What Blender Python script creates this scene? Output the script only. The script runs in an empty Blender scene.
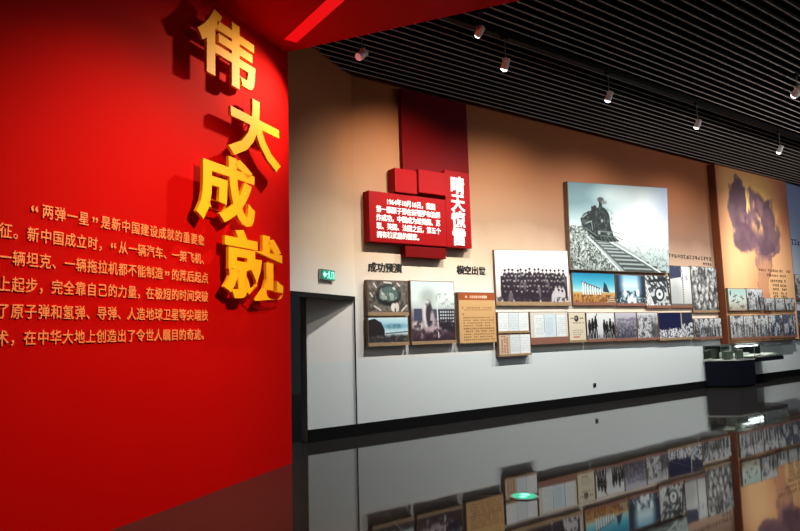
import bpy, bmesh, math, random
import numpy as np
from mathutils import Vector, Matrix

S = bpy.context.scene
C = S.collection
R = math.radians

# ------------------------------------------------------------------ camera, world, exposure
CAM_H = 1.55
D = 8.65                       # the long exhibition wall stands on the plane y = D
def make_camera():
    yaw, pit, rol = 0.935118, 0.1028963, -0.0280563
    cam = bpy.data.cameras.new('camera')
    cam.sensor_width = 36.0
    cam.lens = 652.75 / 800 * 36.0
    cam.clip_start = 0.05; cam.clip_end = 200
    o = bpy.data.objects.new('camera', cam); C.objects.link(o)
    fw = Vector((math.cos(yaw), math.sin(yaw), 0)); rt = Vector((math.sin(yaw), -math.cos(yaw), 0)); up = Vector((0, 0, 1))
    f = fw * math.cos(pit) + up * math.sin(pit)
    u = up * math.cos(pit) - fw * math.sin(pit)
    x = rt * math.cos(rol) + u * math.sin(rol)
    y = u * math.cos(rol) - rt * math.sin(rol)
    m = Matrix((x, y, -f)).transposed().to_4x4()
    m.translation = (0, 0, CAM_H)
    o.matrix_world = m
    S.camera = o
make_camera()

w = bpy.data.worlds.new('world'); S.world = w; w.use_nodes = True
w.node_tree.nodes['Background'].inputs[0].default_value = (0.80, 0.90, 1.0, 1)
w.node_tree.nodes['Background'].inputs[1].default_value = 0.014

S.view_settings.view_transform = 'Standard'
S.view_settings.look = 'None'
S.view_settings.gamma = 1.0
S.view_settings.use_curve_mapping = False
S.view_settings.exposure = 0.0

def area(name, loc, target, sx, sy, power, col):
    l = bpy.data.lights.new(name, 'AREA'); l.shape = 'RECTANGLE'; l.size = sx; l.size_y = sy
    l.energy = power; l.color = col
    o = bpy.data.objects.new(name, l); C.objects.link(o); o.location = loc
    o.rotation_euler = (Vector(target) - Vector(loc)).to_track_quat('-Z', 'Y').to_euler()
def spot(name, loc, target, power, col, angle=90, blend=1.0, rad=0.05, parent=None):
    l = bpy.data.lights.new(name, 'SPOT'); l.energy = power; l.color = col
    l.spot_size = R(angle); l.spot_blend = blend; l.shadow_soft_size = rad
    o = bpy.data.objects.new(name, l); C.objects.link(o); o.location = loc
    o.rotation_euler = (Vector(target) - Vector(loc)).to_track_quat('-Z', 'Y').to_euler()
# added fill lights at ceiling height, standing in for unseen hall lamps
area('hall_fill', (11.0, 2.4, 5.5), (11.0, 2.8, 0), 10.0, 2.0, 90, (0.84, 0.95, 1.0))
area('hall_fill', (21.5, 2.4, 5.5), (21.5, 2.8, 0), 6.0, 2.0, 60, (0.80, 0.92, 1.0))
# added area light standing in for a bright wall across the hall
area('hall_fill', (17.0, -7.0, 2.6), (17.0, 8.0, 2.6), 14.0, 3.0, 70, (0.92, 0.96, 1.0))
# unseen area light added to brighten the baffle strips from below
area('hall_fill', (17.5, 1.6, 4.8), (17.5, 2.3, 5.8), 10.0, 0.4, 260, (1.0, 0.93, 0.88))
# red wall wash from the low red soffit
RED_ANG = 32.0
RA = R(RED_ANG)
RED_O = Vector((3.755, 7.435, 0))
RU = Vector((math.cos(RA), math.sin(RA), 0)); RN = Vector((math.sin(RA), -math.cos(RA), 0))
def redp(u, out, z): return RED_O + RU * u + RN * out + Vector((0, 0, z))
spot('wall_washer', redp(-2.3, 3.5, 5.1), redp(-2.6, 0, 1.4), 1250, (1.0, 0.78, 0.52), 72, 1.0, 0.06)

# ------------------------------------------------------------------ helpers
def lin(c):
    c = np.asarray(c, float)
    return np.where(c <= 0.04045, c / 12.92, ((c + 0.055) / 1.055) ** 2.4)
def rgb(r, g, b):
    v = lin(np.array([r, g, b]) / 255.0); return (float(v[0]), float(v[1]), float(v[2]), 1.0)

def mat(name, col, rough=0.6, metal=0.0, spec=0.5, emit=None, estr=0.0, noise=0.0, nscale=3.0, bump=0.0):
    m = bpy.data.materials.new(name); m.use_nodes = True
    nt = m.node_tree; b = nt.nodes['Principled BSDF']
    b.inputs['Base Color'].default_value = col
    b.inputs['Roughness'].default_value = rough
    b.inputs['Metallic'].default_value = metal
    b.inputs['Specular IOR Level'].default_value = spec
    if emit:
        b.inputs['Emission Color'].default_value = emit; b.inputs['Emission Strength'].default_value = estr
    if noise or bump:
        tc = nt.nodes.new('ShaderNodeTexCoord'); n = nt.nodes.new('ShaderNodeTexNoise')
        n.inputs['Scale'].default_value = nscale; n.inputs['Detail'].default_value = 6
        nt.links.new(tc.outputs['Object'], n.inputs['Vector'])
        if noise:
            mx = nt.nodes.new('ShaderNodeMix'); mx.data_type = 'RGBA'
            mx.inputs[6].default_value = tuple(c * (1 - noise) for c in col[:3]) + (1,)
            mx.inputs[7].default_value = tuple(min(1, c * (1 + noise)) for c in col[:3]) + (1,)
            nt.links.new(n.outputs['Fac'], mx.inputs[0]); nt.links.new(mx.outputs[2], b.inputs['Base Color'])
        if bump:
            bp = nt.nodes.new('ShaderNodeBump'); bp.inputs['Strength'].default_value = bump; bp.inputs['Distance'].default_value = 0.01
            nt.links.new(n.outputs['Fac'], bp.inputs['Height']); nt.links.new(bp.outputs[0], b.inputs['Normal'])
    return m

class MB:
    def __init__(s): s.v = []; s.f = []
    def add(s, vs, fs):
        n = len(s.v); s.v += [tuple(v) for v in vs]; s.f += [tuple(i + n for i in f) for f in fs]; return s
    def box(s, x0, x1, y0, y1, z0, z1):
        return s.add([(x0, y0, z0), (x1, y0, z0), (x1, y1, z0), (x0, y1, z0), (x0, y0, z1), (x1, y0, z1), (x1, y1, z1), (x0, y1, z1)],
              [(0, 3, 2, 1), (4, 5, 6, 7), (0, 1, 5, 4), (1, 2, 6, 5), (2, 3, 7, 6), (3, 0, 4, 7)])
    def slab(s, quad, y0, y1):      # quad: 4 (x,z) going round, extruded from y0 (front) to y1 (back)
        q = quad; n = len(q)
        vs = [(x, y0, z) for x, z in q] + [(x, y1, z) for x, z in q]
        fs = [tuple(range(n)), tuple(range(2 * n - 1, n - 1, -1))]
        fs += [(i, i + n, (i + 1) % n + n, (i + 1) % n) for i in range(n)]
        return s.add(vs, fs)
    def tube(s, p0, p1, r0, r1=None, seg=16, caps=True):
        r1 = r0 if r1 is None else r1
        p0 = Vector(p0); p1 = Vector(p1); d = (p1 - p0).normalized()
        a = d.orthogonal().normalized(); b = d.cross(a)
        vs = []
        for p, r in ((p0, r0), (p1, r1)):
            for i in range(seg):
                t = 2 * math.pi * i / seg; vs.append(p + a * (r * math.cos(t)) + b * (r * math.sin(t)))
        fs = [(i, (i + 1) % seg, (i + 1) % seg + seg, i + seg) for i in range(seg)]
        if caps: fs += [tuple(range(seg - 1, -1, -1)), tuple(range(seg, 2 * seg))]
        return s.add(vs, fs)
    def lathe(s, p0, d, prof, seg=20):   # prof: (distance along d, radius)
        p0 = Vector(p0); d = Vector(d).normalized(); a = d.orthogonal().normalized(); b = d.cross(a)
        vs = []
        for t, r in prof:
            for i in range(seg):
                an = 2 * math.pi * i / seg; vs.append(p0 + d * t + a * (r * math.cos(an)) + b * (r * math.sin(an)))
        fs = []
        for k in range(len(prof) - 1):
            for i in range(seg):
                fs.append((k * seg + i, k * seg + (i + 1) % seg, (k + 1) * seg + (i + 1) % seg, (k + 1) * seg + i))
        fs += [tuple(range(seg - 1, -1, -1)), tuple(range((len(prof) - 1) * seg, len(prof) * seg))]
        return s.add(vs, fs)
    def build(s, name, m, parent=None, bevel=0.0, smooth=False):
        me = bpy.data.meshes.new(name); me.from_pydata(s.v, [], s.f)
        bm = bmesh.new(); bm.from_mesh(me); bmesh.ops.recalc_face_normals(bm, faces=bm.faces)
        if bevel: bmesh.ops.bevel(bm, geom=list(bm.edges), offset=bevel, segments=2, affect='EDGES', profile=0.7)
        bm.to_mesh(me); bm.free()
        if smooth: me.polygons.foreach_set('use_smooth', [True] * len(me.polygons))
        me.materials.append(m)
        o = bpy.data.objects.new(name, me); C.objects.link(o)
        if parent: o.parent = parent
        return o

def tag(o, label=None, cat=None, group=None, kind=None):
    if label: o['label'] = label
    if cat: o['category'] = cat
    if group: o['group'] = group
    if kind: o['kind'] = kind
    return o
def empty(name, loc, rz=0.0, **k):
    o = bpy.data.objects.new(name, None); C.objects.link(o); o.location = loc; o.rotation_euler = (0, 0, rz)
    o.empty_display_size = 0.1
    return tag(o, **k)
def struct(o, label):
    o['kind'] = 'structure'; o['label'] = label; o['category'] = o.name.split('_')[0].split('.')[0]; return o

# ------------------------------------------------------------------ lettering
_g = {}
def glyph(ch, off, ext):
    key = (ch, off, ext)
    if key not in _g:
        cu = bpy.data.curves.new('t', 'FONT'); cu.body = ch; cu.size = 1; cu.resolution_u = 3
        cu.offset = off; cu.extrude = ext; cu.fill_mode = 'BOTH'
        o = bpy.data.objects.new('t', cu); C.objects.link(o)
        dg = bpy.context.evaluated_depsgraph_get()
        me = bpy.data.meshes.new_from_object(o.evaluated_get(dg))
        n = len(me.vertices); v = np.zeros(n * 3); me.vertices.foreach_get('co', v)
        _g[key] = (v.reshape(-1, 3), [tuple(p.vertices) for p in me.polygons])
        bpy.data.objects.remove(o); bpy.data.curves.remove(cu); bpy.data.meshes.remove(me)
    return _g[key]
def em_box():
    v, _ = glyph('国', 0.0, 0.0)
    return v[:, 0].min(), v[:, 0].max(), v[:, 1].min(), v[:, 1].max()
EX0, EX1, EY0, EY1 = em_box()
EC = ((EX0 + EX1) / 2, (EY0 + EY1) / 2); EK = 0.88 / max(EX1 - EX0, EY1 - EY0)
def put_glyph(mb, ch, x, z, w, h, y, depth, off=0.0):
    """one character in the cell centred at (x, z); front at y - depth"""
    v, f = glyph(ch, off, 0.5)
    cx = EC[0]
    if ord(ch) < 0x2e80 and ch not in '“”':
        cx = (v[:, 0].min() + v[:, 0].max()) / 2
    if ch in '“”': cx = (v[:, 0].min() + v[:, 0].max()) / 2
    q = np.stack([x + (v[:, 0] - cx) * EK * w, y - (v[:, 2] + 0.5) * depth, z + (v[:, 1] - EC[1]) * EK * h], 1)
    mb.add(q.tolist(), f)
def fit_glyph(mb, ch, x0, x1, z0, z1, y, depth, off=0.0):
    v, f = glyph(ch, off, 0.5)
    a = v.min(0); b = v.max(0)
    q = np.stack([x0 + (v[:, 0] - a[0]) / (b[0] - a[0]) * (x1 - x0), y - (v[:, 2] + 0.5) * depth, z0 + (v[:, 1] - a[1]) / (b[1] - a[1]) * (z1 - z0)], 1)
    mb.add(q.tolist(), f)
def cells(s, half='0123456789'):
    x = 0; out = []
    for ch in s:
        wd = 0.5 if ch in half else 1.0
        if ch != '　': out.append((ch, x + wd / 2))
        x += wd
    return out

# ------------------------------------------------------------------ printed pictures: colours held per point of a fine grid
def vnoise(U, V, sc, seed):
    rs = np.random.RandomState(seed); g = rs.rand(64, 64)
    x = U * sc; y = V * sc; xi = np.floor(x).astype(int); yi = np.floor(y).astype(int)
    fx = x - xi; fy = y - yi; fx = fx * fx * (3 - 2 * fx); fy = fy * fy * (3 - 2 * fy)
    a = g[yi % 64, xi % 64]; b = g[yi % 64, (xi + 1) % 64]; c = g[(yi + 1) % 64, xi % 64]; d = g[(yi + 1) % 64, (xi + 1) % 64]
    return (a * (1 - fx) + b * fx) * (1 - fy) + (c * (1 - fx) + d * fx) * fy
class Pic:
    def __init__(s, asp, n):
        s.h = n; s.w = max(4, int(n * asp)); s.asp = asp
        s.U, s.V = np.meshgrid((np.arange(s.w) + .5) / s.w, (np.arange(s.h) + .5) / s.h)   # V runs downwards
        s.im = np.ones((s.h, s.w, 3)) * .8
    def fbm(s, sc, seed, o=4):
        t = 0; a = .5
        for i in range(o): t = t + a * vnoise(s.U * s.asp, s.V, sc * 2 ** i, seed + i); a *= .5
        return t / (1 - .5 ** o)
    def fill(s, c): s.im[:] = np.array(c) / 255.; return s
    def grad(s, stops):
        p = [a for a, _ in stops]; cs = np.array([c for _, c in stops], float) / 255
        for k in range(3): s.im[..., k] = np.interp(s.V, p, cs[:, k])
        return s
    def put(s, m, c, al=1.0):
        m = np.clip(np.asarray(m, float), 0, 1)[..., None] * al
        s.im = s.im * (1 - m) + (np.array(c) / 255.) * m; return s
    def ell(s, cx, cy, rx, ry, soft=.15, rot=0):
        x = (s.U - cx) * s.asp; y = s.V - cy; rx = rx * s.asp
        c, n = math.cos(rot), math.sin(rot); x, y = x * c + y * n, y * c - x * n
        return np.clip((1 - np.sqrt((x / rx) ** 2 + (y / ry) ** 2)) / soft + .5, 0, 1)
    def poly(s, pts):
        m = np.zeros(s.U.shape, bool); n = len(pts)
        for i in range(n):
            x0, y0 = pts[i]; x1, y1 = pts[(i + 1) % n]
            if y0 == y1: continue
            c = ((y0 > s.V) != (y1 > s.V)) & (s.U < (x1 - x0) * (s.V - y0) / (y1 - y0) + x0)
            m ^= c
        return m
    def seg(s, x0, y0, x1, y1, wd):
        px = (s.U - x0) * s.asp; py = s.V - y0; dx = (x1 - x0) * s.asp; dy = y1 - y0
        t = np.clip((px * dx + py * dy) / (dx * dx + dy * dy + 1e-9), 0, 1)
        return np.clip((wd - np.hypot(px - t * dx, py - t * dy)) / (wd * .5) + .5, 0, 1)
    def rect(s, x0, y0, x1, y1): return (s.U > x0) & (s.U < x1) & (s.V > y0) & (s.V < y1)
    def gain(s, n, c=(0, 0, 0), al=.5): return s.put(n, c, al)
    def strokes(s, x0, y0, x1, y1, rows, cols, c, seed, al=.9, fill=.6, vert=False):
        rs = np.random.RandomState(seed); hh = (y1 - y0) / rows; ww = (x1 - x0) / cols
        for r in range(rows):
            for k in range(cols):
                if rs.rand() > .88: continue
                a = x0 + k * ww; b = y0 + r * hh
                s.put(s.rect(a + ww * .12, b + hh * (.5 - fill / 2), a + ww * .85, b + hh * (.5 + fill / 2)), c, al * (.55 + .45 * rs.rand()))
        return s

print_m = bpy.data.materials.new('printed_picture'); print_m.use_nodes = True
_b = print_m.node_tree.nodes['Principled BSDF']; _a = print_m.node_tree.nodes.new('ShaderNodeVertexColor'); _a.layer_name = 'ink'
print_m.node_tree.links.new(_a.outputs['Color'], _b.inputs['Base Color']); _b.inputs['Roughness'].default_value = .55
_b.inputs['Specular IOR Level'].default_value = .25

def print_grid(name, pic, quad, y, parent):
    """a printed sheet: quad = (bottom left, bottom right, top right, top left) as (x, z), on the plane y"""
    h, w_ = pic.h, pic.w
    tx, ty = np.meshgrid(np.linspace(0, 1, w_), np.linspace(0, 1, h))       # ty downwards
    (ax, az), (bx, bz), (cx, cz), (dx, dz) = quad
    X = (dx * (1 - tx) + cx * tx) * (1 - ty) + (ax * (1 - tx) + bx * tx) * ty
    Z = (dz * (1 - tx) + cz * tx) * (1 - ty) + (az * (1 - tx) + bz * tx) * ty
    co = np.stack([X, np.full_like(X, y), Z], -1).reshape(-1, 3)
    i = (np.arange(h - 1)[:, None] * w_ + np.arange(w_ - 1)[None]).ravel()
    fs = np.stack([i, i + w_, i + w_ + 1, i + 1], 1)
    me = bpy.data.meshes.new(name); me.from_pydata(co.tolist(), [], fs.tolist())
    ca = me.color_attributes.new('ink', 'FLOAT_COLOR', 'POINT')
    col = np.ones((h * w_, 4)); col[:, :3] = lin(np.clip(pic.im, 0, 1)).reshape(-1, 3)
    ca.data.foreach_set('color', col.ravel()); me.materials.append(print_m); me.update()
    o = bpy.data.objects.new(name, me); C.objects.link(o); o.parent = parent
    return o

# ------------------------------------------------------------------ materials
M = {}
M['red_paint'] = mat('red_wall_paint', rgb(184, 5, 3), .75, spec=.03, noise=.05, nscale=2)
M['red_soffit'] = mat('red_soffit_paint', rgb(176, 2, 3), .7, spec=.04)
M['red_box'] = mat('red_lacquer', rgb(142, 9, 12), .5, spec=.08, noise=.06, nscale=2)
M['dark_red'] = mat('deep_red_lacquer', rgb(104, 8, 9), .5, spec=.06)
M['gold'] = mat('gold_letter_face', rgb(255, 176, 10), .6, spec=.15, noise=.05, nscale=4)
M['gold_text'] = mat('gold_text', rgb(248, 146, 84), .5)
M['white_text'] = mat('white_letter', rgb(245, 242, 236), .5)
M['black_text'] = mat('black_letter', rgb(16, 13, 12), .5)
M['brown_text'] = mat('brown_print', rgb(92, 48, 20), .6)
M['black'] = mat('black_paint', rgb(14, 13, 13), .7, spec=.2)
M['base'] = mat('black_skirting', rgb(13, 13, 14), .5, spec=.15)
M['slat'] = mat('black_baffle', rgb(12, 10, 10), .7, spec=.15)
M['slat_edge'] = mat('painted_lit_edge', rgb(205, 190, 182), .55)  # pale colour stands in for light caught along the baffle edges
M['white_wall'] = mat('white_wall_paint', rgb(226, 226, 224), .7, spec=.2, noise=.03, nscale=1.5)
M['wood'] = mat('brown_wood_edge', rgb(104, 82, 62), .55, noise=.25, nscale=6)
M['oak'] = mat('pale_wood_ledge', rgb(158, 130, 96), .55, noise=.2, nscale=8)
M['terracotta'] = mat('terracotta_edge', rgb(138, 92, 74), .6, noise=.15, nscale=6)
M['bronze'] = mat('bronze_panel_side', rgb(112, 56, 26), .45, noise=.15, nscale=2)
M['lamp_white'] = mat('white_lamp_body', rgb(238, 236, 234), .35)
M['lamp_black'] = mat('black_track', rgb(6, 5, 5), .7, spec=.1)
M['lens'] = mat('lamp_lens', (1, 1, 1, 1), .3, emit=(1, .95, .88, 1), estr=5.0)
M['red_glow'] = mat('red_light_strip', rgb(90, 4, 4), .6, spec=.1, emit=(1, .004, .006, 1), estr=.80)
M['lens_dim'] = mat('red_bounce_lens', rgb(220, 120, 120), .35, emit=(1, .35, .38, 1), estr=.35)  # pink tint is red-wall bounce put into the lens colour and glow
M['green_dark'] = mat('green_sign_face', rgb(10, 120, 84), .4, emit=(0.0, .30, .20, 1), estr=.6)
M['green_lit'] = mat('green_lit_disc', rgb(10, 120, 84), .4, emit=(0.0, .42, .22, 1), estr=1.2)
M['green_white'] = mat('lit_sign_pictogram', rgb(200, 255, 235), .4, emit=(.30, 1, .80, 1), estr=1.3)
M['steel'] = mat('steel_rim', rgb(150, 155, 158), .3, metal=.9)
M['navy'] = mat('dark_blue_cabinet', rgb(12, 13, 26), .4, spec=.25)
M['paper'] = mat('white_paper', rgb(232, 232, 224), .7)
M['olive'] = mat('grey_green_book_cloth', rgb(74, 84, 74), .6, noise=.1, nscale=20)
M['vitrine_light'] = mat('vitrine_lamp', (1, 1, 1, 1), .4, emit=(.92, .97, 1, 1), estr=6.0)

def glass_mat():
    m = bpy.data.materials.new('clear_glass'); m.use_nodes = True; nt = m.node_tree
    b = nt.nodes['Principled BSDF']; b.inputs['Base Color'].default_value = (.93, .98, .96, 1)
    b.inputs['Roughness'].default_value = .02; b.inputs['IOR'].default_value = 1.45
    b.inputs['Transmission Weight'].default_value = 1.0
    tr = nt.nodes.new('ShaderNodeBsdfTransparent'); tr.inputs[0].default_value = (.93, .97, .95, 1)
    fr = nt.nodes.new('ShaderNodeFresnel'); fr.inputs[0].default_value = 1.3
    gl = nt.nodes.new('ShaderNodeBsdfGlossy'); gl.inputs['Roughness'].default_value = .03
    mx = nt.nodes.new('ShaderNodeMixShader')
    nt.links.new(fr.outputs[0], mx.inputs[0]); nt.links.new(tr.outputs[0], mx.inputs[1]); nt.links.new(gl.outputs[0], mx.inputs[2])
    nt.links.new(mx.outputs[0], nt.nodes['Material Output'].inputs[0])
    return m
M['glass'] = glass_mat()

def floor_mat():
    m = bpy.data.materials.new('polished_black_stone'); m.use_nodes = True; nt = m.node_tree
    b = nt.nodes['Principled BSDF']
    tc = nt.nodes.new('ShaderNodeTexCoord'); mp = nt.nodes.new('ShaderNodeMapping')
    mp.inputs['Rotation'].default_value = (0, 0, R(-69.3)); mp.inputs['Location'].default_value = (1.3, 5.006, 0)
    nt.links.new(tc.outputs['Object'], mp.inputs[0])
    br = nt.nodes.new('ShaderNodeTexBrick'); br.offset = 0.0
    br.inputs['Color1'].default_value = (.020, .019, .018, 1); br.inputs['Color2'].default_value = (.026, .024, .022, 1)
    br.inputs['Mortar'].default_value = (.006, .006, .006, 1)
    br.inputs['Scale'].default_value = 1.0; br.inputs['Mortar Size'].default_value = .004
    br.inputs['Brick Width'].default_value = 7.2; br.inputs['Row Height'].default_value = 3.6
    nt.links.new(mp.outputs[0], br.inputs['Vector'])
    nt.links.new(br.outputs['Color'], b.inputs['Base Color'])
    rr = nt.nodes.new('ShaderNodeMapRange'); rr.inputs[3].default_value = .035; rr.inputs[4].default_value = .14
    nt.links.new(br.outputs['Fac'], rr.inputs[0]); nt.links.new(rr.outputs[0], b.inputs['Roughness'])
    n = nt.nodes.new('ShaderNodeTexNoise'); n.inputs['Scale'].default_value = 1.1; n.inputs['Detail'].default_value = 2
    nt.links.new(tc.outputs['Object'], n.inputs['Vector'])
    bp = nt.nodes.new('ShaderNodeBump'); bp.inputs['Strength'].default_value = .04; bp.inputs['Distance'].default_value = .02
    nt.links.new(n.outputs['Fac'], bp.inputs['Height']); nt.links.new(bp.outputs[0], b.inputs['Normal'])
    b.inputs['IOR'].default_value = 1.33
    return m

def mural_wall_mat():
    """printed wallpaper: brown and tan at the top, cream lower, white below about 1.15 m; sky blue at the far end"""
    m = bpy.data.materials.new('printed_wall_graphic'); m.use_nodes = True; nt = m.node_tree
    b = nt.nodes['Principled BSDF']; b.inputs['Roughness'].default_value = .7; b.inputs['Specular IOR Level'].default_value = .2
    tc = nt.nodes.new('ShaderNodeTexCoord'); sp = nt.nodes.new('ShaderNodeSeparateXYZ')
    nt.links.new(tc.outputs['Object'], sp.inputs[0])
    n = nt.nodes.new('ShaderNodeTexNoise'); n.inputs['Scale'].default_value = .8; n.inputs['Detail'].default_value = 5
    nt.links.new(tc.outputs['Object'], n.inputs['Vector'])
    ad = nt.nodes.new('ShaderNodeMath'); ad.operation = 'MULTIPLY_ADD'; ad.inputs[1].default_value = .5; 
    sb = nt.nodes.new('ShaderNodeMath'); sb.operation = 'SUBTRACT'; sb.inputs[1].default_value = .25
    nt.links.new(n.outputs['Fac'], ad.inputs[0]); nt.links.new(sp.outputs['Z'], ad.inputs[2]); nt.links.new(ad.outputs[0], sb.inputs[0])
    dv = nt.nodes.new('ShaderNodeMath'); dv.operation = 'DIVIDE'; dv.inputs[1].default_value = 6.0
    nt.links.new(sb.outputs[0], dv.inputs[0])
    def ramp(stops):
        r = nt.nodes.new('ShaderNodeValToRGB'); e = r.color_ramp.elements
        while len(e) < len(stops): e.new(.5)
        for k, (z, c) in enumerate(stops): e[k].position = z / 6.0; e[k].color = rgb(*c)
        nt.links.new(dv.outputs[0], r.inputs[0]); return r
    r1 = ramp(RAMP_LEFT); r2 = ramp(RAMP_MID); r3 = ramp(RAMP_BLUE)
    def step(a, c):
        q = nt.nodes.new('ShaderNodeMapRange'); q.inputs[1].default_value = a; q.inputs[2].default_value = c
        nt.links.new(sp.outputs['X'], q.inputs[0]); return q
    s1 = step(8.5, 12.5); s2 = step(20.4, 20.45)
    def mixc(f, a, c):
        q = nt.nodes.new('ShaderNodeMix'); q.data_type = 'RGBA'
        nt.links.new(f, q.inputs[0]); nt.links.new(a, q.inputs[6]); nt.links.new(c, q.inputs[7]); return q.outputs[2]
    c1 = mixc(s1.outputs[0], r1.outputs[0], r2.outputs[0]); c2 = mixc(s2.outputs[0], c1, r3.outputs[0])
    # the print ends along a straight edge; white paint below
    zz = nt.nodes.new('ShaderNodeMapRange'); zz.inputs[1].default_value = 1.12; zz.inputs[2].default_value = 1.16
    nt.links.new(sp.outputs['Z'], zz.inputs[0])
    wh = nt.nodes.new('ShaderNodeRGB'); wh.outputs[0].default_value = rgb(218, 227, 228)
    nt.links.new(mixc(zz.outputs[0], wh.outputs[0], c2), b.inputs['Base Color'])
    return m
RAMP_LEFT = [(0.9, (226, 228, 226)), (2.2, (228, 222, 210)), (2.8, (206, 182, 154)), (3.6, (158, 126, 98)), (4.3, (162, 112, 76)), (5.0, (176, 110, 68)), (5.7, (166, 96, 54))]  # mid-height print tones darkened to offset the spotlights' brightness there
RAMP_MID = [(0.9, (236, 226, 208)), (2.0, (236, 220, 198)), (2.8, (198, 168, 144)), (3.6, (132, 100, 82)), (4.2, (132, 90, 66)), (4.9, (154, 94, 60)), (5.7, (150, 82, 48))]  # same mid-height darkening against the spotlights, over the print colours
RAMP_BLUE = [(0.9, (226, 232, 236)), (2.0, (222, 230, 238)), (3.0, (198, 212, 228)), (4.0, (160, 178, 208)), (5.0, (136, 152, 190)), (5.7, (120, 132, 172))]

# ------------------------------------------------------------------ structure
floor_o = MB().box(-6, 34, -8, 16, -.1, 0).build('floor', floor_mat()); struct(floor_o, 'polished black stone floor mirroring the wall')
CEIL = 5.7
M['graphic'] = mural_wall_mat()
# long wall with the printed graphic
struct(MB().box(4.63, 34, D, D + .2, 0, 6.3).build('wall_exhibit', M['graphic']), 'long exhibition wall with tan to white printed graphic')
struct(MB().box(5.53, 34, D - .03, D, 0, .18).build('baseboard_exhibit', M['base']), 'black skirting along the long wall')
struct(MB().box(4.63, 5.53, D - .03, D, 0, .18).build('baseboard_doorway', M['base']), 'black skirting inside the doorway')
# angled wall with the doorway, local frame: x along the wall towards the corner, -y out of the wall
DA = R(31.0); DO = Vector((5.5, D, 0))
def door_local(o): o.location = DO; o.rotation_euler = (0, 0, DA); return o
M['brown_wall'] = mat('beige_wall_paint', rgb(214, 206, 198), .7, spec=.2, noise=.04, nscale=1.2)
dw = MB()
dw.box(-1.90, -.0, 0, .05, 2.13, 6.3); dw.box(-4.6, -1.90, 0, .12, 0, 6.3)
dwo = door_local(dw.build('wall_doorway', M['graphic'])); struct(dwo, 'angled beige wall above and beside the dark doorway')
tr = MB().box(-1.90, -.04, -.012, .06, 2.07, 2.135); tr.box(-.050, -.038, -.008, .01, 0, 2.07)
struct(door_local(tr.build('trim_1', M['black'])), 'thin black metal frame around the doorway')
struct(MB().box(-8, 4.83, 9.9, 10.1, 0, 6.3).build('wall_corridor', M['black']), 'wall of the dark passage beyond the doorway, coloured black for its darkness')  # black material stands in for the passage's lack of light
# red wall, local frame: x along the wall, -y towards the room
def red_local(o): o.location = RED_O; o.rotation_euler = (0, 0, RA); return o
struct(red_local(MB().box(-9, 0, 0, .25, 0, 5.6).build('wall_red', M['red_paint'])), 'bright red feature wall carrying gold lettering')
# low red soffit over the viewer, its edge square to the red wall; a slot for the light strip is left open
SOF = 5.2
e0 = Vector((3.886, 7.04)); ed = Vector((math.cos(R(-59)), math.sin(R(-59)))); back = Vector((-math.cos(R(31)), -math.sin(R(31))))
def soffit():
    p = [e0 - ed * 2.2, e0 + ed * 14, e0 + ed * 14 + back * 12, e0 - ed * 2.2 + back * 12]
    mb = MB()
    mb.add([(q.x, q.y, SOF) for q in p] + [(q.x, q.y, 5.6) for q in p], [(0, 1, 2, 3), (7, 6, 5, 4)] + [(i, i + 4, (i + 1) % 4 + 4, (i + 1) % 4) for i in range(4)])
    return mb.build('ceiling_soffit', M['red_soffit'])
struct(soffit(), 'dark red lowered ceiling beside the red wall')
# black open ceiling with baffles running along the long wall
struct(MB().box(-6, 34, -8, 16, 6.3, 6.4).build('ceiling', M['black']), 'black ceiling void above the baffles')
sl = MB(); se = MB(); y = -1.0
while y < D - .05:
    x0 = 2.0
    sl.box(x0, 33, y - .011, y + .011, CEIL + .004, CEIL + .13)
    se.box(x0, 33, y - .013, y - .010, CEIL + .002, CEIL + .015)  # strip shaped so the baffle edges read as lit
    y += .15
so = struct(sl.build('ceiling_baffles', M['slat']), 'black linear ceiling baffles running along the hall')
ee = se.build('lit_edge_strip', M['slat_edge']); ee.parent = so

# ------------------------------------------------------------------ red wall lettering
def big_char(ch, x0, x1, z0, z1, label):
    mb = MB(); x = (x0 + x1) / 2; z = (z0 + z1) / 2
    root = empty('gold_character', redp(x, 0, z), RA, label=label, cat='lettering', group='large gold characters on the red wall')
    fit_glyph(mb, ch, x0 - x, x1 - x, z0 - z, z1 - z, -.095, .035, .030)
    mb.build('letter_face', M['gold'], root)
    pins = MB()
    zz = (z1 - z0) * .18
    for px in (-.12, .12):
        pins.tube((px * .3, .0, zz), (px * .3, -.098, zz), .008, seg=8)
    pins.build('standoff_pin', M['steel'], root)
big_char('伟', -1.95, -.93, 4.29, 5.02, 'topmost gold raised character, high on the red wall near the soffit')
big_char('大', -1.44, -.40, 3.52, 4.27, 'gold raised three-stroke character, second from the top on the red wall')
big_char('成', -1.96, -.95, 2.74, 3.49, 'gold raised character third from the top, set left beside the end of the text')
big_char('就', -1.52, -.37, 1.95, 2.72, 'lowest gold raised character on the red wall, deep shadow below it')
rows = ['　　“两弹一星”是新中国建设成就的重要象', '征。新中国成立时，“从一辆汽车、一架飞机、', '一辆坦克、一辆拖拉机都不能制造”的落后起点',
        '上起步，完全靠自己的力量，在极短的时间突破', '了原子弹和氢弹、导弹、人造地球卫星等尖端技', '术，在中华大地上创造出了令世人瞩目的奇迹。']
para = empty('wall_text', redp(-2.78, 0, 2.07), RA, label='six lines of small gold text on the red wall, left of the large characters', cat='lettering')
for i, s in enumerate(rows):
    mb = MB(); em = 2.31 / len(s) if i else 2.31 / 20.5
    for ch, cx in cells(s):
        k_ = 1.5 if ch in '“”' else 1.0
        put_glyph(mb, ch, -3.93 + cx * em + 2.78, 2.545 - i * .191 - 2.07 - (.03 if k_ > 1 else 0), .105 * k_, .116 * k_, -.0, .012, .006)
    mb.build('text_line', M['gold_text'], para)

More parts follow.
